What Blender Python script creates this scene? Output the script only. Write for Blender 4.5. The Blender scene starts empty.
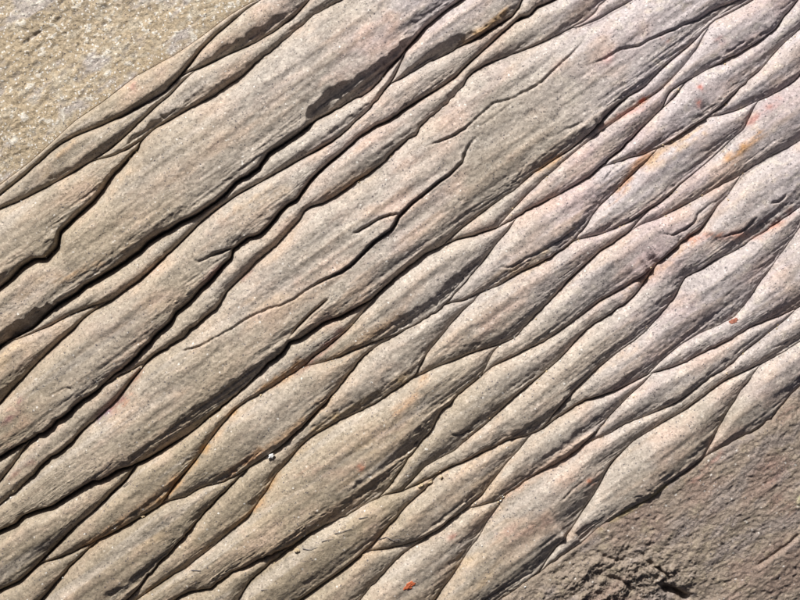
import bpy, math, random
import numpy as np

# ------------------------------------------------------------------ camera, sky, sun, exposure
S = 0.0005                 # metres per photo pixel on the rock face (about 40 cm across the picture)
CX, CY = 400.0, 300.0      # middle of the photo
CAM_H = 1500.0             # camera height above the face, in the same units
scene = bpy.context.scene
cam_d = bpy.data.cameras.new('camera')
cam = bpy.data.objects.new('camera', cam_d)
scene.collection.objects.link(cam)
cam.location = (0, 0, CAM_H * S)
cam_d.sensor_fit = 'HORIZONTAL'
cam_d.angle = 2 * math.atan(400.0 / CAM_H)
cam_d.clip_start = 0.01
cam_d.clip_end = 100
scene.camera = cam

SUN_AZ, SUN_EL = 117.0, 35.0      # direction to the sun: degrees from +x, degrees above the face
world = bpy.data.worlds.new('World')
scene.world = world
world.use_nodes = True
nt = world.node_tree
bgn = nt.nodes['Background']
sky = nt.nodes.new('ShaderNodeTexSky')
sky.sky_type = 'NISHITA'
sky.sun_disc = False
sky.air_density = 0.15
sky.dust_density = 3.0
sky.sun_elevation = math.radians(SUN_EL)
sky.sun_rotation = math.radians(90 - SUN_AZ)
nt.links.new(sky.outputs[0], bgn.inputs[0])
bgn.inputs[1].default_value = 0.06
sun_d = bpy.data.lights.new('sun', 'SUN')
sun_d.energy = 5.0
sun_d.angle = math.radians(2.0)
sun_d.color = (1.0, 0.955, 0.885)
sun = bpy.data.objects.new('sun', sun_d)
scene.collection.objects.link(sun)
sun.rotation_euler = (math.radians(90 - SUN_EL), 0, math.radians(SUN_AZ + 90))
vs = scene.view_settings
vs.view_transform = 'Standard'
vs.look = 'None'
vs.exposure = 0.17
vs.gamma = 1.0
vs.use_curve_mapping = False

# ------------------------------------------------------------------ frames: photo pixel <-> strike (along, across)
ANG = math.radians(36.0)
TX, TY = math.cos(ANG), -math.sin(ANG)     # along the ridges, towards the upper right
NX, NY = math.sin(ANG), math.cos(ANG)      # across the ridges, towards the lower right

def to_strike(px, py):
    return px * TX + py * TY, px * NX + py * NY

def to_pixel(u, w):
    return u * TX + w * NX, u * TY + w * NY

def arch(px, py):
    """height of the gentle arch, added to grade the light, at a place on the slab"""
    u, w = to_strike(px, py)
    q = (w - 470.0) / 480.0
    p = (u - 170.0) / 500.0
    return -34.0 * q * q - 28.0 * p * p  # curvature added so brightness varies across the slab

def to_world(px, py, h):
    z0 = arch(px, py)
    k = (CAM_H - z0) / CAM_H
    return (px - CX) * k * S, -(py - CY) * k * S, (z0 + h) * S

# ------------------------------------------------------------------ noise fields over the face, in strike space
U0, U1, W0, W1 = -480, 780, -230, 1190
rng = np.random.default_rng(7)

def field(lu, lw, power=1.0, seed=0, low=None):
    """smooth random field, about lu by lw pixels per feature, unit variance"""
    r = np.random.default_rng(seed)
    nu, nw = U1 - U0, W1 - W0
    f = np.fft.rfft2(r.standard_normal((nu, nw)))
    ku = np.fft.fftfreq(nu)[:, None] * lu
    kw = np.fft.rfftfreq(nw)[None, :] * lw
    k2 = ku * ku + kw * kw
    g = 1.0 / (1.0 + k2 * 4.0) ** power
    if low:
        kk = np.fft.fftfreq(nu)[:, None] ** 2 + np.fft.rfftfreq(nw)[None, :] ** 2
        g = g * (1 - np.exp(-kk * low * low))
    a = np.fft.irfft2(f * g, s=(nu, nw))
    return (a - a.mean()) / a.std()

def sample(a, u, w):
    x = np.clip(u - U0, 0, a.shape[0] - 1.001)
    y = np.clip(w - W0, 0, a.shape[1] - 1.001)
    i = x.astype(int); j = y.astype(int)
    fx = x - i; fy = y - j
    return (a[i, j] * (1 - fx) * (1 - fy) + a[i + 1, j] * fx * (1 - fy)
            + a[i, j + 1] * (1 - fx) * fy + a[i + 1, j + 1] * fx * fy)

F_grain = field(2.2, 2.2, 1.5, 1)
F_lump = field(34, 11, 1.6, 2)
F_swell = field(70, 34, 2.0, 3)
F_stria = field(60, 2.6, 1.3, 4, low=40)
F_band = field(110, 9, 1.6, 5, low=120)
F_coarse = field(6, 4.5, 1.5, 6)
F_c1 = field(60, 30, 1.3, 11)
F_c2 = field(34, 14, 1.2, 12)
F_c3 = field(9, 6, 1.2, 13)
F_c4 = field(130, 80, 1.6, 14)
F_terr = field(70, 8, 1.5, 16)
F_chip = field(14, 9, 1.4, 15)

# ------------------------------------------------------------------ the crevices between the ridges (photo pixels)
# name: (depth of the crack, how abruptly the upper ridge drops into it, raggedness, points)
LINES = {
 'c01': (5, .55, .6, [(-10,203),(0,195),(25,175),(50,152),(62,143),(75,136),(100,126),(125,115),(150,101),(165,92),(177,80),(188,67),(200,51),(215,36),(227,26),(245,10),(260,0),(272,-9)]),
 'c00': (0.3, .0, .2, [(-10,193),(0,185),(30,162),(48,146),(75,121),(100,104),(135,77),(175,55),(200,38),(230,15),(250,3),(262,-2)]),
 'c01b': (5, .5, .6, [(180,77),(190,72),(200,68),(225,56),(250,45),(275,31),(295,16),(307,3),(314,-6)]),
 'c02': (5, .45, .5, [(-10,216),(0,209),(19,201),(50,185),(75,171),(107,151),(125,136),(140,122),(155,107),(170,95),(180,84),(192,73),(196,70)]),
 'c03a': (4, .5, 1.0, [(104,155),(115,154),(125,150),(140,141),(155,128),(175,117),(190,108),(200,103),(215,95),(232,83),(247,71),(260,58),(272,50),(287,38),(300,27),(312,16),(325,8),(340,0),(352,-7)]),
 'c03b': (9, .95, 1.0, [(-10,296),(0,287),(10,279),(22,266),(34,258),(46,258),(57,246),(60,231),(75,217),(92,202),(102,190),(110,177),(125,162),(136,149),(139,142)]),
 'c04': (15, .98, 1.2, [(-10,352),(0,345),(15,337),(32,327),(45,315),(60,302),(77,292),(84,285),(105,273),(125,261),(140,250),(146,242),(160,234),(180,222),(200,212),(215,201),(230,187),(245,176),(258,168),(268,153),(285,142),(300,132),(310,123),(330,112),(350,101),(370,90),(380,80),(390,67),(400,57),(412,42),(425,27),(437,17),(450,7),(460,0),(470,-8)]),
 'c04c': (2, .25, .5, [(8,342),(20,338),(50,326),(70,315),(95,305),(112,299)]),
 'c05': (5, .45, .6, [(-10,412),(0,403),(12,389),(25,375),(37,362),(50,350),(62,339),(75,328),(83,319),(95,310),(112,300),(120,294),(140,280),(165,257),(185,238),(200,223),(217,209),(237,195),(262,181),(287,167),(318,150),(340,136),(352,125),(370,108),(382,94),(390,84)]),
 'c06': (8.5, .8, 1.0, [(378,84),(390,83),(400,79),(425,64),(450,52),(475,39),(500,24),(513,16),(519,7),(526,-10)]),
 'c07': (11, .95, 1.2, [(-10,461),(0,456),(15,447),(30,439),(45,430),(62,417),(75,406),(97,390),(112,377),(130,362),(142,349),(155,336),(170,322),(176,311),(190,300),(200,288),(210,280),(222,267),(231,257),(234,248),(247,238),(260,234),(270,224),(280,212),(287,205),(297,199),(303,190),(310,181),(317,174),(330,162),(345,150),(360,137),(375,127),(387,121),(400,112),(420,99),(437,89),(455,77),(470,62),(485,49),(500,35),(510,26),(519,18)]),
 'c07d': (5, .6, .6, [(-10,492),(0,481),(12,466),(22,452),(32,438)]),
 'c08': (10, .8, .8, [(514,20),(520,20),(530,15),(537,7),(550,2),(562,-4)]),
 'c09': (5.5, .75, 1.4, [(-10,512),(0,504),(17,489),(35,474),(47,461),(65,449),(77,435),(92,422),(105,410),(118,397),(127,386),(138,373),(147,361),(155,354),(170,345),(185,335),(203,320),(217,308),(227,292),(237,282),(247,272),(255,262),(265,254),(275,246),(282,239),(290,229),(300,219),(304,211),(310,207),(322,204),(335,197),(345,190),(355,182),(367,175),(375,169),(385,160),(395,151),(405,142),(412,135),(422,125),(430,117),(442,110),(450,100),(461,87),(467,77),(482,67),(500,59),(520,51),(535,45),(550,38),(570,28),(583,22),(592,14),(602,4),(612,-7)]),
 'c09c': (3, .4, .8, [(112,379),(125,373),(138,367),(147,361)]),
 'c10': (4, .5, .6, [(580,26),(590,22),(600,18),(615,9),(632,0),(644,-8)]),
 'c14': (9.5, .85, 1.2, [(-10,537),(0,531),(15,524),(22,516),(37,510),(52,506),(67,496),(82,487),(95,480),(100,481),(117,471),(135,465),(150,458),(165,449),(185,436),(200,425),(215,412),(230,400),(245,387),(260,372),(267,363),(275,359),(285,350),(290,342),(300,339),(310,332),(325,322),(340,317),(355,309),(372,300),(385,287),(400,273),(425,254),(442,245),(457,239),(475,235),(500,226),(510,221),(525,211),(540,204),(555,196),(575,185),(590,176),(600,168),(612,157),(620,150),(635,135),(650,120),(662,109),(675,97),(684,84)]),
 'c14a': (5, .5, .7, [(442,245),(462,227),(482,212),(500,199),(515,189),(532,174),(550,162),(570,150),(585,137),(600,122),(615,107),(630,95),(645,86),(660,70),(675,57),(692,44),(705,30),(712,22),(725,15),(750,2),(764,-7)]),
 'c14b': (4, .4, .6, [(500,224),(512,210),(525,197),(540,182),(555,169),(572,154),(587,142),(600,132),(615,121),(632,110),(650,97),(660,90),(672,78),(685,64),(697,48),(706,31)]),
 'c15': (6, .5, .8, [(-10,597),(0,590),(20,580),(35,567),(50,552),(67,535),(80,522),(95,510),(110,495),(125,482),(133,470)]),
 'c16': (4.5, .45, .9, [(52,560),(65,556),(82,548),(100,539),(117,531),(130,523),(145,515),(165,502),(185,497),(200,488),(225,481),(245,470),(268,454),(280,446),(290,438),(307,421),(325,403),(340,386),(352,370),(362,359),(375,347),(387,339),(400,332),(420,321),(437,311),(447,302),(460,288),(475,270),(487,256),(497,242),(508,231),(515,219)]),
 'c16u': (1.5, .2, .5, [(300,368),(320,363),(340,357),(360,347),(380,339),(400,332)]),
 'c17': (2.5, .2, .7, [(163,501),(175,483),(188,469),(200,455),(207,444),(222,425),(237,408),(250,399),(270,388),(295,372),(310,360),(335,341),(350,328),(372,302)]),
 'c19': (2.8, .25, .7, [(126,608),(140,597),(150,590),(165,580),(185,567),(200,556),(215,545),(232,530),(250,514),(265,492),(275,476),(287,462),(300,447),(310,438),(325,429),(340,420),(360,411),(380,400),(400,386),(415,375),(421,362),(430,349),(440,337),(450,325),(462,312),(475,301),(480,293)]),
 'c20': (4, .4, .8, [(447,303),(465,300),(482,292),(500,285),(520,272),(540,262),(560,251),(570,243),(582,230),(592,215),(600,205),(613,193),(627,179),(642,165),(655,152)]),
 'c21': (5, .5, .7, [(664,88),(672,91),(685,82),(695,76),(707,69),(725,60),(745,50),(760,40),(775,29),(782,19),(790,10),(797,1),(806,-10)]),
 'c22': (4.5, .5, .8, [(603,166),(618,162),(632,157),(645,154),(657,149),(675,138),(692,127),(710,115),(722,105),(730,97),(742,86),(760,70),(772,56),(785,42),(800,29),(812,18)]),
 'c23': (5, .55, .9, [(575,240),(585,238),(600,235),(615,228),(630,221),(645,212),(660,203),(672,193),(680,184),(692,175),(705,164),(720,150),(735,136),(744,129),(750,115),(756,103)]),
 'c24': (4, .5, .9, [(708,117),(722,115),(736,111),(750,105),(770,96),(785,87),(795,80),(802,72),(812,64)]),
 'c25': (5.5, .55, 1.0, [(412,378),(420,376),(437,367),(455,360),(467,354),(480,350),(495,346),(507,341),(517,335),(527,322),(540,311),(550,301),(560,290),(572,277),(585,265),(600,251),(612,244),(625,235),(633,221)]),
 'c26': (4.5, .55, 1.0, [(386,492),(393,480),(403,466),(417,447),(432,428),(440,412),(450,405),(457,395),(470,385),(485,372),(492,366),(507,359),(517,354),(535,345),(550,337),(560,331),(572,322),(585,312),(600,301),(615,293),(632,283),(647,272),(660,260),(672,250),(687,238),(700,231),(708,220),(718,205),(728,195),(738,179)]),
 'c26x': (1, .15, .5, [(484,371),(488,362),(494,352),(502,343)]),
 'c27': (3.5, .45, .9, [(650,212),(658,218),(677,209),(695,199),(717,187),(730,181),(740,176),(755,165),(770,156),(785,149),(800,140),(812,132)]),
 'c28': (3.5, .45, .7, [(545,425),(560,405),(580,385),(600,366),(615,354),(635,340),(645,332),(660,315),(668,305),(676,295),(685,277),(700,270),(712,262),(730,254),(747,242),(760,234),(772,225),(785,216),(795,209),(800,206),(812,197)]),
 'c29': (4.5, .5, .8, [(405,488),(425,466),(442,457),(455,450),(475,432),(487,422),(505,406),(520,392),(535,380),(547,370),(560,359),(575,342),(585,330),(600,321),(615,311),(630,300),(640,279)]),
 'c30': (5, .55, .9, [(165,607),(175,600),(188,592),(200,590),(210,589),(220,581),(232,572),(250,565),(275,552),(292,546),(305,537),(320,527),(340,517),(362,506),(380,497),(400,492),(420,484),(435,475),(450,467),(470,459),(487,450),(507,440),(525,436),(540,430),(555,420),(570,410),(585,401),(600,396),(615,391),(630,384),(650,374),(672,368),(690,360),(710,349),(730,339),(750,327),(770,319),(790,312),(800,306),(812,299)]),
 'c31': (2, .1, .4, [(650,373),(662,360),(680,345),(700,333),(720,325),(735,316),(748,300),(760,282),(780,255),(800,227),(812,212)]),
 'c32': (3.5, .35, .7, [(468,508),(482,505),(497,502),(510,491),(525,481),(545,469),(562,460),(580,448),(597,431),(608,418),(617,408),(630,395),(642,385),(653,373)]),
 'c33': (3.5, .4, .8, [(366,551),(385,549),(400,545),(420,538),(435,531),(450,520),(465,508),(482,495),(495,477),(507,462),(520,449),(530,435)]),
 'c35': (5, .4, .5, [(541,570),(548,558),(558,545),(570,530),(580,515),(590,500),(600,483),(605,472),(613,461),(625,449),(635,439),(650,430),(667,420),(685,410),(700,399),(712,390),(725,381),(740,374),(760,365),(780,354),(800,342),(812,334)]),
 'c36': (3, .35, .8, [(588,441),(600,438),(620,427),(637,419),(655,412),(668,406),(690,392),(710,376),(725,368),(740,355),(755,343),(772,330),(787,318),(797,309)]),
 'c38': (1.5, .1, .5, [(703,457),(710,444),(717,430),(725,415),(735,400),(743,388),(750,379),(758,367)]),
 'c39': (3.5, .5, 1.0, [(488,608),(507,595),(525,582),(542,571),(555,561),(570,551),(585,540),(600,526),(615,517),(632,506),(650,496),(665,485),(685,472),(705,457),(725,446),(745,436),(760,427),(770,419),(780,407),(790,395),(800,386),(812,376)]),
 'c40': (2, .15, .5, [(430,608),(440,592),(450,578),(460,564),(470,548),(480,535),(487,521),(500,504),(508,493)]),
 'c43': (5, .55, .8, [(288,608),(305,597),(325,582),(340,572),(360,556),(375,542),(385,530),(400,514),(412,501),(425,490),(436,476)]),
 'c44': (2.5, .3, .7, [(353,608),(362,597),(375,582),(390,567),(400,556),(412,548),(425,538)]),
 'c45': (3.5, .4, .8, [(234,608),(240,597),(250,582),(258,574),(270,563),(283,554),(292,547)]),
 'c46': (4, .45, .9, [(118,608),(130,597),(140,587),(160,562),(175,547),(188,531),(200,518),(210,507),(220,497),(230,487),(244,473)]),
 'c47': (3, .3, .7, [(34,608),(50,590),(67,570),(82,556),(94,545),(100,540)]),
}

# brow lines: above one the ridge stays high, below it a broken, striated face falls to the crevice
BROWS = [
 [(303,124),(308,112),(316,103),(330,88),(350,82),(375,66),(395,50),(408,36)],
 [(404,72),(425,55),(440,44),(452,38),(463,36),(475,33),(492,22),(505,8)],
 [(0,331),(25,317),(50,304),(62,296)],
 [(118,463),(140,448),(165,431),(180,417),(200,402),(225,386),(245,370),(262,360)],
 [(350,349),(370,337),(382,327),(400,316),(425,302),(438,294),(445,282),(460,268),(480,252)],
 [(205,481),(215,473),(228,469),(242,455),(258,446),(270,444),(280,437),(287,430),(300,417),(320,399),(333,387)],
 [(310,428),(345,406),(360,399),(380,386),(400,374),(415,361),(424,349)],
 [(258,556),(280,537),(295,525),(315,510),(335,501),(347,492),(352,485),(362,480),(375,470),(390,455),(400,444),(415,427),(430,417)],
 [(102,597),(112,589),(125,585),(137,572),(150,560),(162,552),(172,540),(185,530),(196,518)],
 [(82,543),(100,532),(120,518),(147,501),(160,488),(178,470),(195,452)],
 [(385,541),(402,541),(415,536),(432,527),(445,512),(458,500),(470,490)],
 [(540,461),(555,447),(570,436),(590,420),(605,412)],
 [(500,268),(510,266),(525,260),(545,248),(560,237),(575,222),(588,205)],
 [(660,143),(678,128),(695,115),(708,104),(720,97),(733,94)],
 [(632,282),(647,270),(660,258),(672,248),(687,236),(697,231)],
 [(690,112),(705,102),(720,98)],
 [(702,66),(716,58),(735,45),(755,36),(772,25),(782,14)],
 [(705,243),(718,237),(733,234),(745,222),(765,212),(790,196)],
 [(122,148),(150,124),(168,114),(185,104),(202,92),(218,82),(235,72)],
 [(205,60),(230,45),(255,30),(272,22),(290,10)],
 [(40,186),(62,172),(85,158),(105,143)],
 [(420,484),(440,470),(460,460),(480,449),(500,433),(530,415),(560,398),(580,390)],
 [(575,336),(590,330),(612,312),(632,296)],
 [(500,440),(525,425),(550,408),(575,398)],
 [(348,146),(365,134),(385,120),(398,108),(420,92)],
 [(130,290),(150,270),(170,255),(190,236),(205,222)],
 [(585,134),(605,117),(622,104),(640,90)],
 [(320,142),(345,122),(362,108),(378,93)],
 [(655,382),(675,372),(700,355),(718,342),(735,330)],
 [(660,400),(690,386),(715,366),(740,348)],
 [(556,542),(580,528),(610,512),(640,494),(660,480)],
]

# short cracks that end inside a ridge: (depth, width, step, points)
CRACKS = [
 (9, 1.15, 2.0, [(185,350),(200,347),(215,338),(232,329),(247,319),(260,312),(275,307),(295,299),(312,287),(330,277),(342,272),(350,267),(362,255),(375,242),(392,230),(400,216),(412,204),(425,194),(437,184),(450,175),(461,164),(466,150),(472,142),(480,134)]),
 (9, 1.15, 2.2, [(427,147),(440,142),(454,136),(465,129),(475,120),(492,105),(505,101),(517,96),(527,92),(540,84),(552,72),(570,56),(580,45),(588,31)]),
 (3.0, 1.3, 1.0, [(465,130),(482,126),(495,117),(507,107),(520,96)]),
 (12, 1.3, 2.6, [(586,67),(600,61),(620,51),(637,47),(650,41),(675,29),(700,19),(712,11),(730,4),(752,-7),(800,-40)]),
 (6, 1.2, 1.6, [(192,258),(200,261),(212,256),(225,251),(234,248)]),
 (5, 1.1, 1.6, [(352,235),(365,228),(375,222),(390,215),(400,214)]),
 (6, 1.2, 1.4, [(330,298),(310,315),(297,328),(290,338)]),
 (1.2, 1.0, .5, [(50,397),(58,392),(66,388),(76,388)]),
 (2.2, 1.1, .8, [(185,350),(190,349),(200,348)]),
 (2.6, 1.2, 1.0, [(660,234),(672,235),(685,229),(694,222),(696,215),(702,210),(712,202),(727,196)]),
 (2.6, 1.2, 1.0, [(720,300),(730,291),(739,283)]),
 (2.4, 1.1, .8, [(750,271),(757,269),(762,264)]),
 (2.6, 1.2, 1.0, [(720,237),(735,234),(745,228),(755,217)]),
 (2.6, 1.2, .8, [(768,204),(778,201),(785,195)]),
 (3.0, 1.2, .8, [(448,435),(462,434),(468,430),(474,430)]),
 (2.5, 1.2, .8, [(540,135),(550,138),(562,132),(572,128),(584,122)]),
 (2.5, 1.2, .8, [(497,190),(510,187),(520,176),(524,164)]),
 (3.0, 1.2, .8, [(770,347),(780,345),(790,338)]),
 (2.6, 1.2, .8, [(742,387),(747,383),(752,378)]),
 (3.0, 1.3, .8, [(600,184),(612,170),(628,158)]),
 (2.6, 1.2, .7, [(500,267),(512,266),(525,259),(540,252),(560,240),(574,228)]),
 (2.4, 1.1, .7, [(445,523),(452,517),(460,510)]),
 (2.6, 1.2, .8, [(478,602),(500,590),(520,578),(538,568)]),
 (2.2, 1.1, .7, [(560,500),(572,488),(585,478)]),
 (3.2, 1.6, .6, [(113,36),(118,42),(124,46)]),
 (2.4, 1.6, .6, [(75,36),(85,42),(96,47)]),
 (2.2, 1.6, .6, [(20,47),(32,38),(45,28)]),
 (14., 3.2, .5, [(660,584),(667,588),(676,591),(684,596),(692,597)]),
 (9.0, 2.4, .5, [(606,576),(613,579),(621,580),(627,584),(632,592)]),
 (8.0, 1.8, .6, [(646,558),(652,563),(660,568),(668,576)]),
 (6.0, 2.0, .6, [(600,557),(610,556),(620,560)]),
 (4.0, 1.6, .8, [(590,549),(598,553),(606,561)]),
 (3.5, 1.4, .5, [(626,545),(640,552),(648,560)]),
 (2.4, 2.0, -1.6, [(752,567),(770,556),(785,545),(800,532)]),
 (2.4, 1.3, .5, [(640,590),(634,582),(626,576)]),
]

# ------------------------------------------------------------------ crevices as functions across the face
DU = 1.0
UU = np.arange(-450, 750 + DU, DU)

def smooth1(y, sig):
    n = int(sig * 3) + 1
    k = np.exp(-0.5 * (np.arange(-n, n + 1) / sig) ** 2); k /= k.sum()
    return np.convolve(np.pad(y, n, mode='reflect', reflect_type='odd'), k, 'valid')

def wander(seed, sig):
    r = np.random.default_rng(seed)
    y = smooth1(r.standard_normal(UU.size + 40), sig)[20:20 + UU.size]
    return y / y.std()

def angular(seed, lo, hi):
    r = np.random.default_rng(seed)
    kn = [UU[0]]
    while kn[-1] < UU[-1]:
        kn.append(kn[-1] + r.uniform(lo, hi))
    return np.interp(UU, kn, r.standard_normal(len(kn)))

def inside(p, m=4):
    return -m < p[0] < 800 + m and -m < p[1] < 600 + m

def sstep0(a, b, x):
    t = min(1, max(0, (x - a) / (b - a)))
    return t * t * (3 - 2 * t)

dense = {}
for li, (name, (dep, stp, rag, pts)) in enumerate(LINES.items()):
    uw = [to_strike(*p) for p in pts]
    us = np.array([a for a, _ in uw]); ws = np.array([b for _, b in uw])
    for i in range(1, len(us)):
        us[i] = max(us[i], us[i - 1] + 0.8)
    free0, free1 = not inside(pts[0]), not inside(pts[-1])
    def kink(i, j, k):      # the last stretch turns hard towards the crevice it meets
        s1 = (ws[i] - ws[j]) / (us[i] - us[j]); s2 = (ws[j] - ws[k]) / (us[j] - us[k])
        return abs(s1 - s2) > 0.42 and abs(s1) > 0.38
    while not free0 and len(us) > 4 and kink(0, 1, 3):
        us, ws = us[1:], ws[1:]
    while not free1 and len(us) > 4 and kink(-1, -2, -4):
        us, ws = us[:-1], ws[:-1]
    lo = UU[0] if free0 else us[0]
    hi = UU[-1] if free1 else us[-1]
    y = np.interp(UU, us, ws)
    y = smooth1(y, 2.6 - 1.5 * sstep0(.5, .9, stp))
    patch = np.clip(0.45 + 0.5 * wander(700 + li, 22.0), 0.08, 1.4)      # ragged in places, smooth in others
    y = y + 0.62 * rag * (patch * (0.75 * angular(100 + li, 3, 11) + 0.3 * angular(300 + li, 1.5, 4)) + 0.35 * wander(500 + li, 10.0))
    act = (UU >= lo) & (UU <= hi)
    dense[name] = [y, act, free0, free1]

names = list(LINES)
for name in names:                      # run every inner end exactly into the crevice it meets
    y, act, f0, f1 = dense[name]
    idx = np.nonzero(act)[0]
    for end, free in ((0, f0), (-1, f1)):
        if free:
            continue
        k = idx[end]
        best, bd = None, 34.0
        for other in names:
            if other == name:
                continue
            yo, ao = dense[other][:2]
            if not ao[k]:
                continue
            d = yo[k] - y[k]
            if abs(d) < abs(bd):
                best, bd = other, d
        if best is None:
            continue
        yo, ao = dense[best][:2]
        dirn = -1 if end == 0 else 1
        reach = int(np.clip(3.6 * abs(bd), 0, 60))
        n = 0
        while n < reach and 0 <= k + dirn * (n + 1) < UU.size and ao[k + dirn * (n + 1)]:
            n += 1
        if n < 4 or abs(bd) < 1.2:
            y += bd * np.exp(-np.abs(UU - UU[k]) / 12.0)
            continue
        sl = np.clip((y[k] - y[k - dirn * 9]) / 9.0, -.45, .45)       # long tapering tip
        for q in range(1, n + 1):
            t = q / n
            t = t * t * (3 - 2 * t)
            kk = k + dirn * q
            y[kk] = (1 - t) * (y[k] + sl * q * (1 - .5 * q / n)) + t * yo[kk]
            act[kk] = True
            if (yo[kk] - y[kk]) * bd <= 0:
                y[kk] = yo[kk]
                break

# sweep along the strike: the face between two neighbouring crevices is one ridge
regions = []
prev = []
TOP, BOT = -225.0, 1185.0
for k in range(UU.size):
    ls = sorted((dense[n][0][k], n) for n in names if dense[n][1][k])
    ls = [(TOP, 'top')] + ls + [(BOT, 'bottom')]
    iv = [(ls[i][0], ls[i + 1][0], ls[i][1], ls[i + 1][1]) for i in range(len(ls) - 1)
          if ls[i + 1][0] - ls[i][0] > 0.35]
    cur = []
    ov = np.zeros((len(prev), len(iv)))
    for i, (ra, rb, _) in enumerate(prev):
        for j, v in enumerate(iv):
            ov[i, j] = min(rb, v[1]) - max(ra, v[0])
    for j, v in enumerate(iv):
        reg = None
        if len(prev):
            i = int(np.argmax(ov[:, j]))
            if ov[i, j] > 0 and int(np.argmax(ov[i])) == j:
                reg = prev[i][2]
        if reg is None:
            reg = {'k': [], 'a': [], 'b': [], 'na': [], 'nb': []}
            regions.append(reg)
        reg['k'].append(k); reg['a'].append(v[0]); reg['b'].append(v[1])
        reg['na'].append(v[2]); reg['nb'].append(v[3])
        cur.append((v[0], v[1], reg))
    prev = cur

brow_curves = []
STEEP = (0, 1, 2, 18, 19, 20)
for pts in BROWS:
    uw = np.array([to_strike(*p) for p in pts])
    for i in range(1, len(uw)):
        uw[i, 0] = max(uw[i, 0], uw[i - 1, 0] + 0.8)
    y = smooth1(np.interp(UU, uw[:, 0], uw[:, 1]), 1.2)
    y = y + 1.25 * angular(900 + len(brow_curves), 2, 7) + 0.5 * wander(950 + len(brow_curves), 6.0)
    brow_curves.append((uw[0, 0], uw[-1, 0], y, 0.6 if len(brow_curves) in STEEP else 0.40))

def seg_distance(px, py, pts):
    """distance to a polyline and on which side (positive: above it)"""
    best = np.full(px.shape, 1e9); side = np.zeros(px.shape); along = np.zeros(px.shape)
    L = 0.0
    tot = sum(math.hypot(b[0] - a[0], b[1] - a[1]) for a, b in zip(pts, pts[1:]))
    for (x0, y0), (x1, y1) in zip(pts, pts[1:]):
        dx, dy = x1 - x0, y1 - y0
        l = math.hypot(dx, dy)
        t = np.clip(((px - x0) * dx + (py - y0) * dy) / (l * l), 0, 1)
        ex, ey = px - x0 - t * dx, py - y0 - t * dy
        d = np.hypot(ex, ey)
        m = d < best
        best = np.where(m, d, best)
        side = np.where(m, np.sign(dx * ey - dy * ex), side)
        along = np.where(m, (L + t * l) / tot, along)
        L += l
    return best, -side, along

def sstep(a, b, x):
    t = np.clip((x - a) / (b - a), 0, 1)
    return t * t * (3 - 2 * t)

# ------------------------------------------------------------------ colour of the stone, with dimming and glints painted in
def stone_colour(px, py, u, w, flat):
    n1, n2, n3, n4 = (sample(f, u, w) for f in (F_c1, F_c2, F_c3, F_c4))
    tan = np.array([.345, .287, .208]); grey = np.array([.41, .365, .325]); cool = np.array([.465, .42, .435])
    pink = np.array([.43, .32, .275]); ochre = np.array([.48, .37, .20]); brown = np.array([.28, .215, .17])
    def mix(c, d, f):
        return c + (d - c) * np.clip(f, 0, 1)[..., None]
    c = np.broadcast_to(tan, px.shape + (3,)).copy()
    c = mix(c, grey, sstep(-250, 330, u * 0.9 - 60 + 90 * n4 + 0.15 * w))
    c = mix(c, cool, sstep(180, 560, u + 60 * n4) * .9)  # cooler and paler towards the upper right
    c = mix(c, np.array([.285, .24, .182]), .8 * sstep(-40, -330, u + 40 * n4))  # dimmer light at the lower left, painted into the colour
    c = mix(c, pink, (0.16 + 0.2 * n2) * sstep(-.8, 1.2, n1))
    c = mix(c, ochre, (0.08 + 0.12 * n1) * sstep(-.4, 1.4, n2 - .3 * n4))
    c = mix(c, brown, .34 * sstep(.3, 2.2, n3 + .5 * n2))
    c = mix(c, np.array([.56, .52, .46]), .38 * sstep(.5, 2.0, n3 - .35 * n2) * sstep(-120, 260, u))
    c = mix(c, np.array([.46, .345, .35]), (.08 + .2 * n1) * sstep(60, 420, u + 50 * n2))
    st_, bd_ = sample(F_stria, u, w), sample(F_band, u, w)
    c = mix(c, np.array([.40, .30, .22]), .24 * sstep(.4, 2.0, bd_ + .5 * st_))
    c = mix(c, np.array([.50, .46, .42]), .30 * sstep(.5, 2.0, -bd_ + .4 * st_))
    c = c * (1 + .05 * n3 + .05 * n2)[..., None]
    if flat == 'upper':
        c = mix(c, np.array([.45, .362, .245]), .85 + 0 * n1)
        c = mix(c, np.array([.45, .42, .42]), .7 * sstep(.3, 1.6, n2 + .5 * n1))
        c = mix(c, np.array([.54, .485, .39]), .6 * sstep(.2, 1.8, n3))
    if flat == 'upper':
        gl = sample(F_coarse, u, w) + .35 * sample(F_grain, u, w)
        c = mix(c, np.array([.74, .70, .62]), .8 * sstep(1.4, 1.7, gl + .25 * n2))  # glints off the grains, painted as white clumps
        c = mix(c, np.array([.25, .22, .19]), .55 * sstep(1.2, 1.9, -gl + .2 * n1))
    if flat == 'lower':
        c = mix(c, np.array([.295, .24, .193]), .9 + 0 * n1)
        c = mix(c, np.array([.30, .26, .25]), .5 * sstep(.2, 1.5, n2))
        c = mix(c, np.array([.27, .185, .155]), .45 * sstep(.4, 1.7, n1 - .3 * n2))
        c = mix(c, np.array([.34, .285, .205]), .4 * sstep(.5, 1.8, n3 - .4 * n1))
    return c

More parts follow.
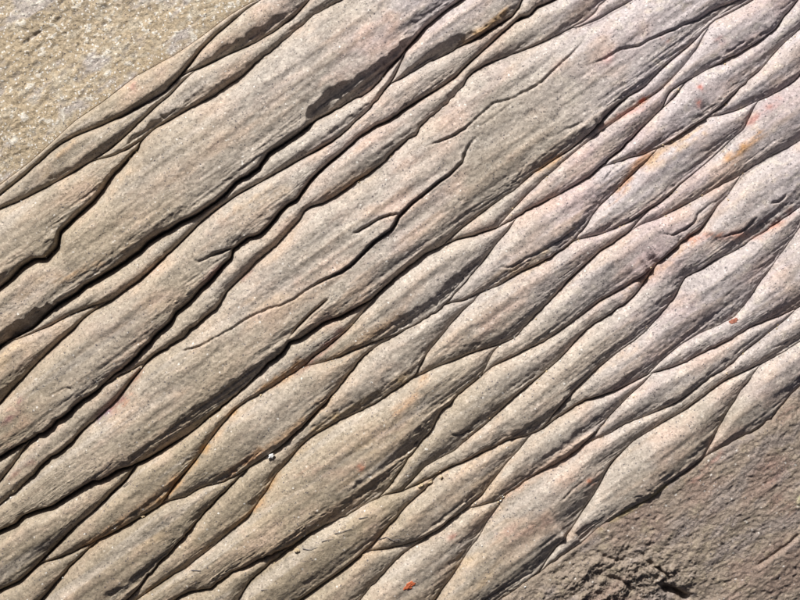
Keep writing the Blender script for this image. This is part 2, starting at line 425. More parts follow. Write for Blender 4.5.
# iron stains and flecks with their own shapes: colour, width, strength, points
STAINS = [
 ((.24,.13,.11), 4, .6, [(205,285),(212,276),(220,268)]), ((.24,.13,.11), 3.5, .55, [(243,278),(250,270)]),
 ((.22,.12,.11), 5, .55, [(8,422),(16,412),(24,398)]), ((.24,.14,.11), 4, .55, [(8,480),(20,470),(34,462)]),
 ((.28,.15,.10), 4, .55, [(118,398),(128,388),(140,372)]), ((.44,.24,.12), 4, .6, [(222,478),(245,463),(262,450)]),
 ((.44,.27,.15), 6, .5, [(330,196),(350,186),(370,172)]),
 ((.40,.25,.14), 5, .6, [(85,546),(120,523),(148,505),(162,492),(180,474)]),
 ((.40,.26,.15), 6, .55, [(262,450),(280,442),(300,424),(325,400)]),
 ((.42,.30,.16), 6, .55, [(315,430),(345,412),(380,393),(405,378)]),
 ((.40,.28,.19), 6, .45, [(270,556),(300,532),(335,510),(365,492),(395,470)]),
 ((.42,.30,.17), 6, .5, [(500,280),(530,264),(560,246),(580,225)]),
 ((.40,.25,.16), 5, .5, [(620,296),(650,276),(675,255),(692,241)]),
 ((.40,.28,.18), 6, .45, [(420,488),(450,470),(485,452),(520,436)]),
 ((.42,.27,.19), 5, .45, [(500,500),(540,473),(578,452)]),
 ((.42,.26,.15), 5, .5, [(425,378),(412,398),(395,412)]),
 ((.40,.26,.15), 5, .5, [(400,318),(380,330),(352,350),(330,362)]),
 ((.50,.29,.10), 7, .75, [(648,163),(668,150),(690,138),(702,132)]),
 ((.52,.27,.09), 6, .6, [(728,158),(742,147),(756,134)]),
 ((.36,.17,.15), 3.5, .6, [(748,124),(762,112),(778,100)]),
 ((.42,.22,.12), 5, .6, [(648,155),(640,160),(600,225)]),
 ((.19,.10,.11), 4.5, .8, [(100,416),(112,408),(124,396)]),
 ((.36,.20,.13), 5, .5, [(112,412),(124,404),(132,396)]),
 ((.20,.17,.30), 4, .6, [(102,420),(108,414)]),
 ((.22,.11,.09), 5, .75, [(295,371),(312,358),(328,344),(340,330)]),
 ((.42,.24,.11), 6, .6, [(262,388),(285,376),(300,362)]),
 ((.44,.26,.11), 4, .75, [(205,447),(222,427),(237,411)]),
 ((.42,.25,.11), 4, .7, [(160,503),(176,484),(190,468),(204,450)]),
 ((.40,.25,.12), 3.4, .6, [(150,591),(185,567),(215,545),(250,514),(265,493),(276,476),(288,462),(302,447)]),
 ((.42,.26,.15), 5, .4, [(240,530),(250,522),(262,505)]),
 ((.44,.28,.15), 5, .5, [(60,280),(85,272),(110,262),(138,246)]),
 ((.46,.31,.17), 8, .5, [(225,215),(245,205),(268,195),(285,190)]),
 ((.30,.19,.16), 8, .4, [(210,232),(222,222),(232,216)]),
 ((.48,.32,.18), 7, .45, [(112,196),(125,180),(140,165)]),
 ((.47,.31,.22), 9, .4, [(150,330),(140,350),(118,368)]),
 ((.50,.33,.28), 9, .4, [(300,280),(318,272),(336,262)]),
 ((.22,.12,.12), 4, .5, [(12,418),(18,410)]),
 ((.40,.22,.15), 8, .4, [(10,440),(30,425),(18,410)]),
 ((.47,.30,.17), 4, .6, [(560,158),(548,166),(538,172)]),
 ((.44,.24,.17), 3, .5, [(600,128),(622,115),(648,98)]),
 ((.48,.12,.08), 3, .8, [(699,88),(701,91)]), ((.52,.17,.13), 3.4, .6, [(697,101),(698,106)]),
 ((.50,.12,.07), 2.5, .8, [(640,101),(643,99)]), ((.52,.24,.22), 4, .6, [(662,39),(664,41)]),
 ((.52,.28,.27), 4, .5, [(716,40),(719,42)]), ((.52,.26,.25), 5, .5, [(606,62),(611,58)]),
 ((.50,.27,.25), 3, .4, [(618,115),(632,112),(646,108)]),
 ((.40,.22,.2), 3.5, .35, [(752,120),(762,118),(772,108)]),
 ((.48,.20,.13), 4, .5, [(690,240),(705,236),(760,236),(790,212)]),
 ((.47,.28,.20), 7, .4, [(300,470),(345,470),(362,465)]), ((.52,.20,.12), 3, .6, [(360,466),(363,468)]),
 ((.48,.27,.20), 8, .4, [(560,480),(585,482),(594,478)]), ((.50,.17,.08), 2.5, .6, [(588,480),(592,482)]),
 ((.50,.27,.22), 8, .45, [(490,535),(520,530),(545,520)]), ((.49,.25,.2), 5, .5, [(452,535),(458,539)]),
 ((.48,.22,.18), 6, .45, [(690,478),(705,463),(718,452)]), ((.46,.24,.2), 9, .4, [(780,425),(792,410)]),
 ((.33,.17,.15), 12, .4, [(770,470),(780,500),(790,508)]),
 ((.50,.24,.20), 4, .55, [(135,86),(134,89)]), ((.44,.29,.16), 3, .4, [(60,156),(75,142)]),
 ((.52,.30,.22), 9, .4, [(385,12),(395,30),(392,44)]), ((.50,.33,.24), 10, .35, [(295,30),(330,40),(360,28)]),
 ((.45,.29,.14), 4, .6, [(463,40),(485,30),(505,12)]), ((.50,.33,.22), 8, .4, [(600,372),(622,360),(640,344)]),
 ((.55,.45,.2), 3, .5, [(600,526),(632,507),(665,486)]),
 ((.66,.62,.40), 3.5, .9, [(799,493),(799,503)]),
]

# ------------------------------------------------------------------ material of the stone
def stone_material(name, rough_lo, rough_hi, sparkle, bump):
    m = bpy.data.materials.new(name)
    m.use_nodes = True
    t = m.node_tree; N = t.nodes; K = t.links
    b = N['Principled BSDF']
    geo = N.new('ShaderNodeNewGeometry')
    att = N.new('ShaderNodeAttribute'); att.attribute_name = 'stone_and_light'
    def voro(sc):
        v = N.new('ShaderNodeTexVoronoi'); v.inputs['Scale'].default_value = sc
        K.new(geo.outputs['Position'], v.inputs['Vector'])
        w_ = N.new('ShaderNodeTexWhiteNoise'); w_.noise_dimensions = '3D'
        K.new(v.outputs['Position'], w_.inputs['Vector'])
        return w_.outputs['Value']
    def ramp(src, stops):
        r = N.new('ShaderNodeValToRGB')
        e = r.color_ramp.elements
        while len(e) < len(stops):
            e.new(0.5)
        for el, (p, c) in zip(e, stops):
            el.position = p; el.color = (c, c, c, 1)
        K.new(src, r.inputs[0])
        return r.outputs[0]
    def mul(a, c):
        x = N.new('ShaderNodeMix'); x.data_type = 'RGBA'; x.blend_type = 'MULTIPLY'
        x.inputs[0].default_value = 1
        K.new(a, x.inputs[6]); K.new(c, x.inputs[7])
        return x.outputs[2]
    def mix(f, a, col):
        x = N.new('ShaderNodeMix'); x.data_type = 'RGBA'
        K.new(f, x.inputs[0]); K.new(a, x.inputs[6]); x.inputs[7].default_value = (*col, 1)
        return x.outputs[2]
    g1 = voro(0.72 / S)      # single sand grains
    g2 = voro(0.36 / S)      # clots of grains
    c = mul(att.outputs['Color'], ramp(g1, [(0, .64), (.10, .90), (.5, 1.0), (.9, 1.09), (1, 1.30)]))
    c = mul(c, ramp(g2, [(0, .74), (.12, .93), (.5, 1.0), (.9, 1.06), (1, 1.2)]))
    white = ramp(voro(0.62 / S), [(0, 0), (1 - sparkle, 0), (1 - sparkle + .004, .85), (1, .85)])  # sparkle put into the colour as scattered white cells
    c = mix(white, c, (.80, .78, .74))
    dark = ramp(voro(0.85 / S), [(0, .8), (.012, .8), (.018, 0), (1, 0)])
    c = mix(dark, c, (.07, .065, .08))
    K.new(c, b.inputs['Base Color'])
    rr = N.new('ShaderNodeMapRange')
    K.new(g1, rr.inputs[0]); rr.inputs[3].default_value = rough_hi; rr.inputs[4].default_value = rough_lo
    K.new(rr.outputs[0], b.inputs['Roughness'])
    b.inputs['Specular IOR Level'].default_value = 0.35
    nz = N.new('ShaderNodeTexNoise'); nz.inputs['Scale'].default_value = 0.8 / S
    nz.inputs['Detail'].default_value = 3; nz.inputs['Roughness'].default_value = .65
    K.new(geo.outputs['Position'], nz.inputs['Vector'])
    bp = N.new('ShaderNodeBump'); bp.inputs['Strength'].default_value = bump
    bp.inputs['Distance'].default_value = 1.6 * S
    K.new(nz.outputs[0], bp.inputs['Height']); K.new(bp.outputs[0], b.inputs['Normal'])
    return m

mat_ridge = stone_material('ridge_sandstone', .45, .85, .005, .42)
mat_upper = stone_material('glittering_sandstone', .30, .80, .055, .8)
mat_lower = stone_material('brown_sandstone', .38, .85, .006, .8)

# ------------------------------------------------------------------ building the slab
slab = bpy.data.objects.new('rock_slab', None)
scene.collection.objects.link(slab)
slab.location = (0, 0, -90 * S)
slab['label'] = 'grey-brown sandstone slab crossed by a bundle of twisted rope-like ridges'
slab['category'] = 'rock'
slab['kind'] = 'thing'

MX0, MX1, MY0, MY1 = -70, 870, -70, 670
all_px, all_py, all_h = [], [], []

def mesh_object(name, co, faces, cols, mat, parent):
    me = bpy.data.meshes.new(name)
    me.vertices.add(len(co)); me.vertices.foreach_set('co', co.astype(np.float32).ravel())
    nf = len(faces)
    me.loops.add(nf * 4); me.loops.foreach_set('vertex_index', faces.astype(np.int32).ravel())
    me.polygons.add(nf)
    me.polygons.foreach_set('loop_start', np.arange(0, nf * 4, 4, dtype=np.int32))
    me.polygons.foreach_set('use_smooth', np.ones(nf, dtype=bool))
    me.update(calc_edges=True)
    if cols is not None:
        at = me.attributes.new('stone_and_light', 'FLOAT_COLOR', 'POINT')
        at.data.foreach_set('color', np.concatenate([cols, np.ones((len(cols), 1))], 1).astype(np.float32).ravel())
    me.validate()
    me.materials.append(mat)
    o = bpy.data.objects.new(name, me)
    scene.collection.objects.link(o)
    o.parent = parent
    o.matrix_parent_inverse = parent.matrix_basis.inverted()
    return o

def line_par(nm, i):
    if nm in LINES:
        return LINES[nm][i]
    return 0.0

def calm(u, w):
    """0 in the upper left, where the bundle is split deepest, 1 to the lower right, where it is shallow and rounded"""
    return sstep(-150, 330, u * 0.6 + (w - 330) * 0.75)

depth_along = {n: np.clip(.8 + .42 * wander(1500 + i, 16.0) + .2 * wander(1700 + i, 4.0), .22, 1.7) for i, n in enumerate(names)}
depth_along['top'] = depth_along['bottom'] = np.ones(UU.size)

def build_region(reg):
    k = np.array(reg['k']); a = np.array(reg['a']); b = np.array(reg['b'])
    u = UU[k]
    kind = 'upper' if reg['na'][0] == 'top' else 'lower' if reg['nb'][0] == 'bottom' else None
    wid = b - a
    pxm, pym = to_pixel(u, (a + b) / 2)
    if kind is None:
        keep = (pxm > MX0 - 20) & (pxm < MX1 + 20) & (pym > MY0 - 20) & (pym < MY1 + 20)
        if keep.sum() < 4:
            return None
        i0, i1 = np.nonzero(keep)[0][[0, -1]]
        sl = slice(i0, i1 + 1)
        k, a, b, u, wid = k[sl], a[sl], b[sl], u[sl], wid[sl]
        na, nb = reg['na'][sl], reg['nb'][sl]
        if (wid.sum() < 40) or len(k) < 4:
            return None
    else:
        na, nb = reg['na'], reg['nb']
    depA = smooth1(np.array([line_par(n, 0) * depth_along[n][q] for n, q in zip(na, k)], float), 3.0)
    depB = smooth1(np.array([line_par(n, 0) * depth_along[n][q] for n, q in zip(nb, k)], float), 3.0)
    stB = smooth1(np.array([line_par(n, 1) for n in nb], float), 4.0)
    R0 = calm(u, (a + b) / 2)
    thin = np.where(depB > 7, .5, .46)
    depA = depA * (1 - .35 * R0); depB = depB * (1 - thin * R0); stB = stB * (1 - .25 * R0)
    nrow = int(np.clip(np.ceil(wid.max() / 0.95), 7, 1500)) + 1
    v = np.linspace(0, 1, nrow)[None, :]
    if kind is None:
        v = v + 0.05 * np.sin(2 * np.pi * v) * -1.0     # a little denser towards both crevices
    W = a[:, None] + v * wid[:, None]
    Ug = np.repeat(u[:, None], nrow, 1)
    s = v * wid[:, None]; r = wid[:, None] - s
    px, py = to_pixel(Ug, W)
    wq = wid[:, None]
    n_sw, n_lu, n_gr = sample(F_swell, Ug, W), sample(F_lump, Ug, W), sample(F_grain, Ug, W)
    n_st, n_bd, n_co = sample(F_stria, Ug, W), sample(F_band, Ug, W), sample(F_coarse, Ug, W)
    if kind is None:
        flatn = np.clip(1.0 - (u + 60) / 420.0, 0, 1)[:, None] * np.clip(1.25 - a[:, None] / 520., 0.15, 1)
        fade = 1 - 0.14 * R0[:, None]
        H = np.minimum(0.43 * wq / (1 + wq / 66.0), 13.0) * fade
        broad = sstep(55, 110, wq)
        vc = 0.37
        m_up = 1.55 + 0.9 * flatn + 1.2 * broad
        m_dn = 2.0 + 3.2 * flatn + 4.0 * broad
        dend = 0.06 + 0.75 * stB[:, None] * (1 - .55 * R0[:, None])
        # a brow line inside this ridge, where there is one
        ve = np.full(k.shape, 2.0); g = np.zeros(k.shape)
        stp_f = np.full(k.shape, 0.40)
        for (b0, b1, y, fs_) in brow_curves:
            yy = y[k]
            on = (u >= b0) & (u <= b1) & (yy > a + 0.22 * wid) & (yy < b - 0.6)
            if on.sum() < 4:
                continue
            f = np.clip(np.minimum(u - b0, b1 - u) / 9.0, 0, 1)
            put = on & (f >= g)
            ve[put] = ((yy - a) / wid)[put]; g[put] = f[put]; stp_f[put] = fs_
        g = smooth1(g, 1.5)[:, None]; ve = ve[:, None]
        has = (ve < 1.5)
        q = np.where(v < vc, (vc - v) / vc, (v - vc) / (1 - vc))
        D = np.where(v < vc, 1 - q ** m_up, 1 - (1 - dend) * q ** m_dn)
        vee = np.where(has, np.clip(ve, 0.25, 0.97), 0.9)
        vcb = np.minimum(vc, vee * 0.6)
        qb1 = (vcb - v) / vcb
        qb2 = np.clip((v - vcb) / (vee - vcb), 0, 1)
        face = np.clip((v - vee) / (1 - vee), 0, 1)
        Db = np.where(v < vcb, 1 - np.clip(qb1, 0, 1) ** m_up,
                      np.where(v < vee, 1 - 0.13 * qb2 ** 3.0, 0.87 - np.minimum(0.87, stp_f[:, None] * (1 - vee) * wq / np.maximum(H, .5)) * (0.12 * face ** 0.7 + 0.88 * face ** 1.05)))
        D = D * (1 - g) + Db * g
        h = H * D
        zA = smooth1(np.array([-0.62 * line_par(n, 0) * line_par(n, 1) for n in na]), 5.0)[:, None]
        zB = smooth1(np.array([-0.62 * line_par(n, 0) * line_par(n, 1) for n in nb]), 5.0)[:, None]
        zA = zA * (1 - .7 * R0[:, None]); zB = zB * (1 - .7 * R0[:, None])
        reach = np.minimum(wq * .6, 14.0)
        h = h + zA * np.clip(1 - s / reach, 0, 1) ** 1.3 * fade
        h = h + zB * fade * (g * face ** .8 + (1 - g) * np.exp(-(r / np.minimum(wq * .2, 5.0 - 3.4 * stB[:, None])) ** 2))
        cut = np.clip(wq / 9.0, 0.15, 1)
        h = h - cut * depA[:, None] * np.exp(-s / 0.9) * 0.45
        h = h - cut * depB[:, None] * np.exp(-(r / (0.9 + .05 * depB[:, None])) ** 1.3)
        onface = np.where(g > 0.05, face ** 0.5 * g, 0) + (1 - g) * np.clip(np.minimum((v - .62) / .3, 1.15 - r / 16.0), 0, 1) * .6
        small = np.clip(wq / 30.0, 0.1, 1)
        edge = np.clip(np.minimum(s, r) / 3.0, 0.25, 1)
        h = h + small * edge * (0.36 * n_lu + 0.75 * n_sw)
        tn = sample(F_terr, Ug, W) * 1.3 + 0.12 * n_co
        tf = tn - np.floor(tn)
        h = h + small * edge * (0.24 + 1.0 * onface) * 0.9 * (np.floor(tn) + sstep(.86, 1.0, tf) - tn * .75)
        h = h + edge * (0.15 * n_gr + 0.09 * n_co + (0.28 + .2 * sstep(35, 80, wq)) * n_bd * small + 0.07 * n_st)
        h = h + edge * onface * (1 + .9 * (stp_f[:, None] > .5)) * (0.55 * n_st + 0.85 * n_bd)
        chip = sample(F_chip, Ug, W)
        h = h - edge * 1.2 * sstep(1.25, 1.5, chip) * (0.08 + onface)
        over = np.clip(stB[:, None] - .35, 0, 1) * np.clip(wq / 25., 0, 1) * np.clip(depB[:, None] / 6, 0, 1.6)
        W = W + over * 1.5 * np.exp(-((r - 3.0) / 2.4) ** 2) * (r > 0.01)
    elif kind == 'upper':
        h = 1.8 - 1.3 * np.exp(-(r / 20.0) ** 1.2)
        dd = depB[:, None]
        h = h - dd * np.exp(-(r / 1.5) ** 1.3)
        e = np.clip(r / 14.0, 0.15, 1)
        far = np.clip(r / 50., 0, 1)
        h = h + e * (0.32 * n_gr + 0.18 * n_co + 0.3 * n_lu * far + 0.9 * n_sw * far)
        h = h + far * 0.35 * np.abs(sample(F_chip, Ug, W))
    else:
        h = 3.0 + 2.5 * (1 - np.exp(-s / 12.0)) - depA[:, None] * np.exp(-s / 1.3)
        e = np.clip(s / 6.0, 0.2, 1)
        h = h + e * (0.34 * n_gr + 0.22 * n_co + 0.3 * n_lu + 0.8 * n_sw)
        crumple = np.exp(-(((px - 622) / 72) ** 2 + ((py - 585) / 44) ** 2))
        ct = sample(F_chip, Ug, W)
        crumple = np.clip(1.25 * crumple * (1 + .25 * ct), 0, 1)
        tn = 1.3 * ct + 0.9 * sample(F_c3, Ug, W) + .05 * (px - py) + .12 * n_co
        tf = tn - np.floor(tn)
        h = h - 5.0 * np.exp(-(((px - 655) / 40) ** 2 + ((py - 596) / 26) ** 2)) * e
        h = h + crumple * e * (2.7 * (np.floor(tn) + sstep(.8, 1.0, tf) - .8 * tn) + 1.1 * n_lu + 0.5 * n_co)
        tn = 1.1 * sample(F_terr, Ug, W) + .6 * sample(F_c1, Ug, W)
        tf = tn - np.floor(tn)
        h = h + (1 - crumple) * e * 0.8 * (np.floor(tn) + sstep(.8, 1.0, tf) - .7 * tn)
        rdg = np.exp(-((px - 795 + (py - 540) * .9) / 22) ** 2)
        h = h + 2.2 * rdg * np.clip(s / 60, 0, 1)
    px, py = to_pixel(Ug, W)
    # cracks
    x0, x1, y0, y1 = px.min(), px.max(), py.min(), py.max()
    for (cd, cw, cs, pts) in CRACKS:
        xs = [p[0] for p in pts]; ys = [p[1] for p in pts]
        if max(xs) < x0 - 12 or min(xs) > x1 + 12 or max(ys) < y0 - 12 or min(ys) > y1 + 12:
            continue
        M = 34
        near = (px > min(xs) - M) & (px < max(xs) + M) & (py > min(ys) - M) & (py < max(ys) + M)
        if not near.any():
            continue
        jit = 0.7 * sample(F_coarse, Ug[near], W[near])
        d, sd, al = seg_distance(px[near] + jit, py[near] - jit, pts)
        taper = np.clip(5 * np.minimum(al, 1 - al) + .12, 0, 1) * np.clip(.8 + .5 * sample(F_swell, Ug[near], W[near]), .25, 1.3)
        dh = -cd * taper * np.exp(-(d / cw) ** 2)
        dh = dh + cs * taper * sd * np.exp(-d / (11.0 if cs > 1.9 else 5.0)) * 0.7
        h[near] += dh
    col = stone_colour(px, py, Ug, W, kind)
    nj = sample(F_c3, Ug, W); ns = .6 * sample(F_stria, Ug, W) + .6 * sample(F_band, Ug, W)
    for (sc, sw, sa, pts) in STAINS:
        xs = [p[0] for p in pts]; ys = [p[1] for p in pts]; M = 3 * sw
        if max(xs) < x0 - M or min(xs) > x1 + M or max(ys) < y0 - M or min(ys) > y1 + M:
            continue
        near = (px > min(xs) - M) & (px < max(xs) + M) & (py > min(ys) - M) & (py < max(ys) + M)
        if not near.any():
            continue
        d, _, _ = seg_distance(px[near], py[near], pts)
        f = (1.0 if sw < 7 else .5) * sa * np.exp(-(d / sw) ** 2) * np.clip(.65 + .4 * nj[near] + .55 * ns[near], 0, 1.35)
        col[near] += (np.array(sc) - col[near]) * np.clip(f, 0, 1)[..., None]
    col = np.clip(col, .02, .9)
    # walls of the crevices run down to the body of the slab
    deep = -24.0
    h = np.concatenate([np.minimum(h[:, :1] - 10, deep), h, np.minimum(h[:, -1:] - 10, deep)], 1)
    px = np.concatenate([px[:, :1], px, px[:, -1:]], 1); py = np.concatenate([py[:, :1], py, py[:, -1:]], 1)
    col = np.concatenate([col[:, :1], col, col[:, -1:]], 1)
    X, Y, Z = to_world(px, py, h)
    nc, nr = px.shape
    ids = np.arange(nc * nr).reshape(nc, nr)
    F = np.stack([ids[:-1, :-1], ids[:-1, 1:], ids[1:, 1:], ids[1:, :-1]], -1).reshape(-1, 4)
    ok = ((px > MX0) & (px < MX1) & (py > MY0) & (py < MY1)).ravel()
    F = F[ok[F].all(1)]
    if len(F) < 12:
        return None
    # facing up
    co = np.stack([X, Y, Z], -1).reshape(-1, 3)
    p = co[F[:, :3]]
    nz = np.cross(p[:, 1] - p[:, 0], p[:, 2] - p[:, 0])[:, 2].sum()
    if nz < 0:
        F = F[:, ::-1]
    used = np.unique(F)
    remap = np.zeros(nc * nr, int); remap[used] = np.arange(len(used))
    co = co[used]; F = remap[F]; cc = col.reshape(-1, 3)[used]
    all_px.append(px[:, 1:-1].ravel()[::2]); all_py.append(py[:, 1:-1].ravel()[::2]); all_h.append(h[:, 1:-1].ravel()[::2])
    nm = {'upper': 'bedding_surface', 'lower': 'bedding_surface', None: 'ridge'}[kind]
    o = mesh_object(nm, co, F, cc, {'upper': mat_upper, 'lower': mat_lower, None: mat_ridge}[kind], slab)
    if kind == 'upper':
        o['label'] = 'glittering yellowish grainy flat rock above the ridges'
    if kind == 'lower':
        o['label'] = 'dark brown rough flat rock below the ridges'
    return o

n_ridges = 0
for reg in regions:
    if build_region(reg) is not None:
        n_ridges += 1
print('pieces', n_ridges)

# the body of the slab under the ridges
def slab_body():
    gx = np.linspace(MX0 - 6, MX1 + 6, 48); gy = np.linspace(MY0 - 6, MY1 + 6, 38)
    PX, PY = np.meshgrid(gx, gy, indexing='ij')
    u, w = to_strike(PX, PY)
    jx = 3.0 * sample(F_lump, u, w); jy = 3.0 * sample(F_swell, u, w)
    X, Y, Z = to_world(PX + jx, PY + jy, -13.0 + 0.8 * sample(F_lump, u, w))
    nx, ny = X.shape
    co = [np.stack([X, Y, Z], -1).reshape(-1, 3)]
    ids = np.arange(nx * ny).reshape(nx, ny)
    F = [np.stack([ids[:-1, :-1], ids[1:, :-1], ids[1:, 1:], ids[:-1, 1:]], -1).reshape(-1, 4)]
    rim = np.concatenate([ids[:, 0], ids[-1, 1:], ids[-2::-1, -1], ids[0, -2:0:-1]])
    top = co[0][rim]
    base = nx * ny; m = len(rim)
    for j, zz in enumerate((-60, -90)):
        low = top.copy(); low[:, 2] = zz * S
        low[:, :2] *= 1 + 0.008 * np.random.default_rng(j).standard_normal((m, 1))
        co.append(low)
    prev_ids = rim
    for j in range(2):
        cur = base + j * m + np.arange(m)
        nxt = np.roll(np.arange(m), -1)
        F.append(np.stack([prev_ids, cur, cur[nxt], prev_ids[nxt]], -1))
        prev_ids = cur
    co = np.concatenate(co); F = np.concatenate(F)
    PXa = np.full(len(co), 1.0)
    cols = np.tile(np.array([[.30, .24, .185]]), (len(co), 1))
    return mesh_object('slab_body', co, F, cols, mat_lower, slab)
slab_body()

AP = np.concatenate(all_px); AQ = np.concatenate(all_py); AH = np.concatenate(all_h)
def face_height(x, y):
    m = (np.abs(AP - x) < 2.2) & (np.abs(AQ - y) < 2.2)
    if not m.any():
        return 0.0
    d = (AP[m] - x) ** 2 + (AQ[m] - y) ** 2
    return float(AH[m][np.argsort(d)[:9]].max())

# ------------------------------------------------------------------ small loose things lying on the rock
def plain(name, col, rough=.7):
    m = bpy.data.materials.new(name); m.use_nodes = True
    N = m.node_tree.nodes; K = m.node_tree.links; b = N['Principled BSDF']
    geo = N.new('ShaderNodeNewGeometry')
    nz = N.new('ShaderNodeTexNoise'); nz.inputs['Scale'].default_value = .5 / S; nz.inputs['Detail'].default_value = 4
    K.new(geo.outputs['Position'], nz.inputs['Vector'])
    r = N.new('ShaderNodeValToRGB')
    r.color_ramp.elements[0].position = .3; r.color_ramp.elements[1].position = .7
    r.color_ramp.elements[0].color = (*[c * .7 for c in col], 1)
    r.color_ramp.elements[1].color = (*[min(.9, c * 1.2) for c in col], 1)
    K.new(nz.outputs[0], r.inputs[0]); K.new(r.outputs[0], b.inputs['Base Color'])
    b.inputs['Roughness'].default_value = rough
    return m

m_white = plain('white_grain', (.78, .78, .76), .4)
m_pale = plain('pale_chip', (.62, .50, .33))
m_red = plain('orange_red_fleck', (.50, .13, .05))
m_rust = plain('rust_fleck', (.26, .09, .055))
m_fibre = plain('dark_fibre', (.13, .12, .13), .6)

def tag(o, label, cat, group=None):
    o['label'] = label; o['category'] = cat
    if group:
        o['group'] = group

def chip(name, px, py, lx, ly, lz, ang, mat, seed, label, cat, sink=.05, group=None):
    """an angular crumb: a jittered, flattened pebble with knocked-off corners"""
    r = random.Random(seed)
    nu, nv = 13, 6
    vs_, fs = [], []
    ca, sa = math.cos(ang), math.sin(ang)
    rad = [1 + r.uniform(-.42, .25) for _ in range(nu)]
    for j in range(nv):
        ph = -math.pi / 2 + math.pi * j / (nv - 1)
        cr = max(.05, math.cos(ph)) ** .55; sr = math.copysign(abs(math.sin(ph)) ** .7, math.sin(ph))
        for i in range(nu):
            th = 2 * math.pi * i / nu
            f = rad[i] * (1 + r.uniform(-.1, .1))
            x, y = cr * f * math.cos(th) * lx / 2, cr * f * math.sin(th) * ly / 2
            vs_.append(((x * ca - y * sa) * S, (x * sa + y * ca) * S, (sr * lz / 2 * (1 + r.uniform(-.15, .15))) * S))
    for j in range(nv - 1):
        for i in range(nu):
            i2 = (i + 1) % nu
            fs.append((j * nu + i, j * nu + i2, (j + 1) * nu + i2, (j + 1) * nu + i))
    fs.append(tuple(range(nu - 1, -1, -1))); fs.append(tuple((nv - 1) * nu + i for i in range(nu)))
    me = bpy.data.meshes.new(name); me.from_pydata(vs_, [], fs); me.update(); me.materials.append(mat)
    o = bpy.data.objects.new(name, me); scene.collection.objects.link(o)
    h = face_height(px, py) + lz * (.5 - sink)
    o.location = to_world(px, py, h)
    tag(o, label, cat, group)
    return o

chip('white_grain', 271.5, 455.5, 7.5, 5, 5, .5, m_white, 3, 'bright white angular grain lodged on a ridge face', 'grain')
chip('pale_chip', 297.5, 549, 6.5, 3.2, 3, -.25, m_pale, 5, 'pale cream chip beside fine dark fibres in a long crevice', 'chip')
chip('pale_chip', 420.5, 485, 6, 3.6, 3, .5, m_pale, 6, 'largest pale cream chip of a row wedged along a crevice', 'chip')
chip('pale_chip', 430.5, 482, 5, 2.4, 2, .5, m_pale, 8, 'thin pale chip beside the largest chip of a row', 'chip')
chip('pale_chip', 441, 476.5, 4.5, 3, 3, .9, m_pale, 7, 'small tan chip at the upper end of a row of chips', 'chip')
chip('pale_chip', 143.5, 516, 5, 3, 2.6, .3, m_pale, 9, 'small cream chip below an orange-brown shaded ridge face', 'chip')

def fleck(name, px, py, lx, ly, ang, mat, seed, label):
    """a thin crust that follows the stone under it"""
    r = random.Random(seed)
    n, rings = 18, 4
    ca, sa = math.cos(ang), math.sin(ang)
    rad = [1 + r.uniform(-.38, .22) for _ in range(n)]
    h0 = face_height(px, py)
    o0 = np.array(to_world(px, py, h0))
    vs_, fs = [tuple(np.array(to_world(px, py, h0 + .6)) - o0)], []
    for j in range(1, rings + 1):
        f = j / rings
        for i in range(n):
            th = 2 * math.pi * i / n
            x, y = f * rad[i] * math.cos(th) * lx / 2, f * rad[i] * math.sin(th) * ly / 2
            qx, qy = px + x * ca - y * sa, py - (x * sa + y * ca)
            lift = .3 if j < rings else -.9
            vs_.append(tuple(np.array(to_world(qx, qy, face_height(qx, qy) + lift + r.uniform(-.25, .1))) - o0))
    for i in range(n):
        fs.append((0, 1 + i, 1 + (i + 1) % n))
        for j in range(rings - 1):
            a_ = 1 + j * n; b_ = a_ + n
            fs.append((a_ + i, b_ + i, b_ + (i + 1) % n, a_ + (i + 1) % n))
    me = bpy.data.meshes.new(name); me.from_pydata(vs_, [], fs); me.update(); me.materials.append(mat)
    o = bpy.data.objects.new(name, me); scene.collection.objects.link(o)
    o.location = o0
    tag(o, label, 'fleck')

fleck('orange_fleck', 409, 584, 15, 8, .62, m_red, 11, 'flat bright orange-red fleck lying on a broad ridge')
fleck('rust_fleck', 733, 321, 10, 6, .5, m_rust, 12, 'dark rust-red crust at the foot of a pale ridge')

def fibre(pts, rad, label, seed):
    r = random.Random(seed)
    n = 10
    P = []
    xs = np.linspace(0, len(pts) - 1, n)
    ax = np.interp(xs, range(len(pts)), [p[0] for p in pts]); ay = np.interp(xs, range(len(pts)), [p[1] for p in pts])
    ah = [face_height(x, y) for x, y in zip(ax, ay)]
    ah = np.array(ah); ah = np.maximum(ah, smooth1(ah, 1.0)) + rad * .5
    P = [to_world(x, y, h) for x, y, h in zip(ax, ay, ah)]
    c = np.array(P).mean(0)
    vs_, fs = [], []
    for i in range(n):
        a = np.array(P[max(0, i - 1)]); b = np.array(P[min(n - 1, i + 1)])
        d = (b - a) / np.linalg.norm(b - a)
        sx = np.cross(d, (0, 0, 1)); sx /= np.linalg.norm(sx); sy = np.cross(sx, d)
        rr = rad * .7 * S * (1 - .6 * i / n)
        for q in range(5):
            th = 2 * math.pi * q / 5
            vs_.append(tuple(np.array(P[i]) - c + rr * (math.cos(th) * sx + math.sin(th) * sy)))
    for i in range(n - 1):
        for q in range(5):
            q2 = (q + 1) % 5
            fs.append((i * 5 + q, i * 5 + q2, (i + 1) * 5 + q2, (i + 1) * 5 + q))
    fs.append((4, 3, 2, 1, 0)); fs.append(tuple((n - 1) * 5 + q for q in range(5)))
    me = bpy.data.meshes.new('fibre'); me.from_pydata(vs_, [], fs); me.update(); me.materials.append(m_fibre)
    o = bpy.data.objects.new('fibre', me); scene.collection.objects.link(o)
    o.location = c
    tag(o, label, 'fibre')

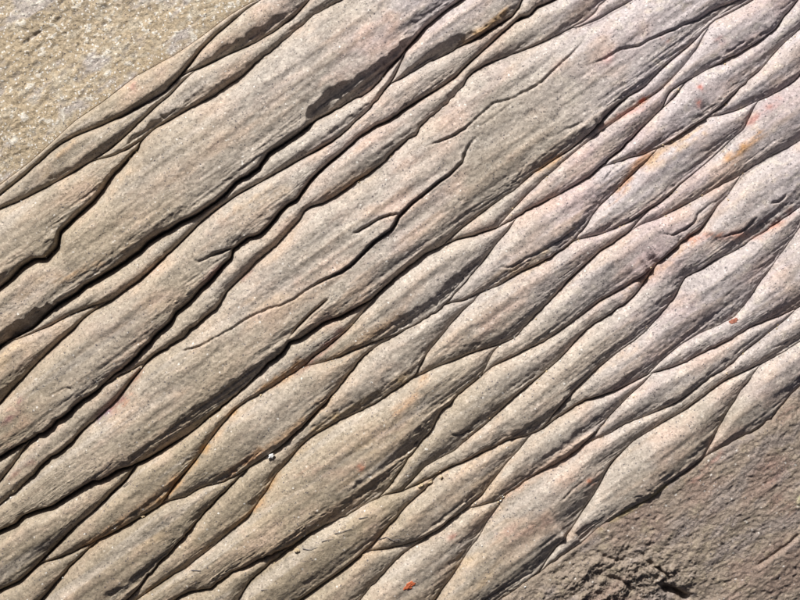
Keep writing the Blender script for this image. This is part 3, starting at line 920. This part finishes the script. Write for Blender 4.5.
fibre([(303,547),(310,548),(318,545)], .6, 'dark curved fibre right beside the pale cream chip', 1)
fibre([(322,540),(328,538),(334,537)], .5, 'short dark fibre between two longer fibres', 2)
fibre([(335,532),(343,530),(352,527)], .6, 'longest dark straight fibre on the grey ridge', 3)
fibre([(359,517),(365,516),(368,515)], .6, 'tiny dark fibre stub under a broken ridge face', 4)
fibre([(379,539),(386,536),(393,539),(400,538)], .6, 'wavy dark fibre across a narrow ridge tip', 5)
fibre([(124,486),(129,482),(134,479)], .7, 'dark fibre in a steep black crevice', 6)
fibre([(192,569),(197,569),(202,569)], .8, 'thick dark fibre beside the orange-stained valley', 7)
fibre([(262,588),(268,587)], .6, 'dark fibre speck near the pointed tip of a narrow ridge', 8)

# grit caught along the crevices: too many tiny grains to count
def grit():
    r = random.Random(21)
    vs_, fs, mi = [], [], []
    cands = [n for n in names if n not in ('c00', 'c26x', 'c38', 'c40', 'c31')]
    n_done = 0
    while n_done < 420:
        nm = r.choice(cands)
        y, act = dense[nm][:2]
        ks = np.nonzero(act)[0]
        k0 = int(r.choice(ks))
        for _ in range(r.choice((1, 1, 2, 4))):
            k_ = min(max(k0 + r.randint(-7, 7), int(ks[0])), int(ks[-1]))
            x, yy = to_pixel(UU[k_], y[k_] + r.gauss(1.2, 1.3))
            if not (-20 < x < 820 and -20 < yy < 620):
                continue
            m = (np.abs(AP - x) < 2) & (np.abs(AQ - yy) < 2)
            if not m.any():
                continue
            d = (AP[m] - x) ** 2 + (AQ[m] - yy) ** 2
            hh = float(AH[m][np.argmin(d)])
            sz = r.choice((.5, .6, .7, .8, 1.1))
            c = np.array(to_world(x, yy, hh + sz * .4))
            base = len(vs_)
            ax = [sz * S * r.uniform(.7, 1.3) for _ in range(3)]
            a_ = r.uniform(0, 3.1); ca, sa = math.cos(a_), math.sin(a_)
            for dx, dy, dz in ((1,0,0),(-1,0,0),(0,1,0),(0,-1,0),(0,0,1),(0,0,-1)):
                X, Y = dx * ax[0], dy * ax[1]
                j = [r.uniform(-.25, .25) * sz * S for _ in range(3)]
                vs_.append((c[0] + X * ca - Y * sa + j[0], c[1] + X * sa + Y * ca + j[1], c[2] + dz * ax[2] + j[2]))
            mt = 0 if r.random() < .3 else 1
            for f in ((0,2,4),(2,1,4),(1,3,4),(3,0,4),(2,0,5),(1,2,5),(3,1,5),(0,3,5)):
                fs.append(tuple(base + q for q in f)); mi.append(mt)
            n_done += 1
    me = bpy.data.meshes.new('grit'); me.from_pydata(vs_, [], fs); me.update()
    me.materials.append(m_white); me.materials.append(m_pale)
    me.polygons.foreach_set('material_index', np.array(mi, dtype=np.int32))
    o = bpy.data.objects.new('grit', me); scene.collection.objects.link(o)
    o['kind'] = 'stuff'; o['label'] = 'tiny pale sand grains caught along the crevices'; o['category'] = 'grit'
grit()
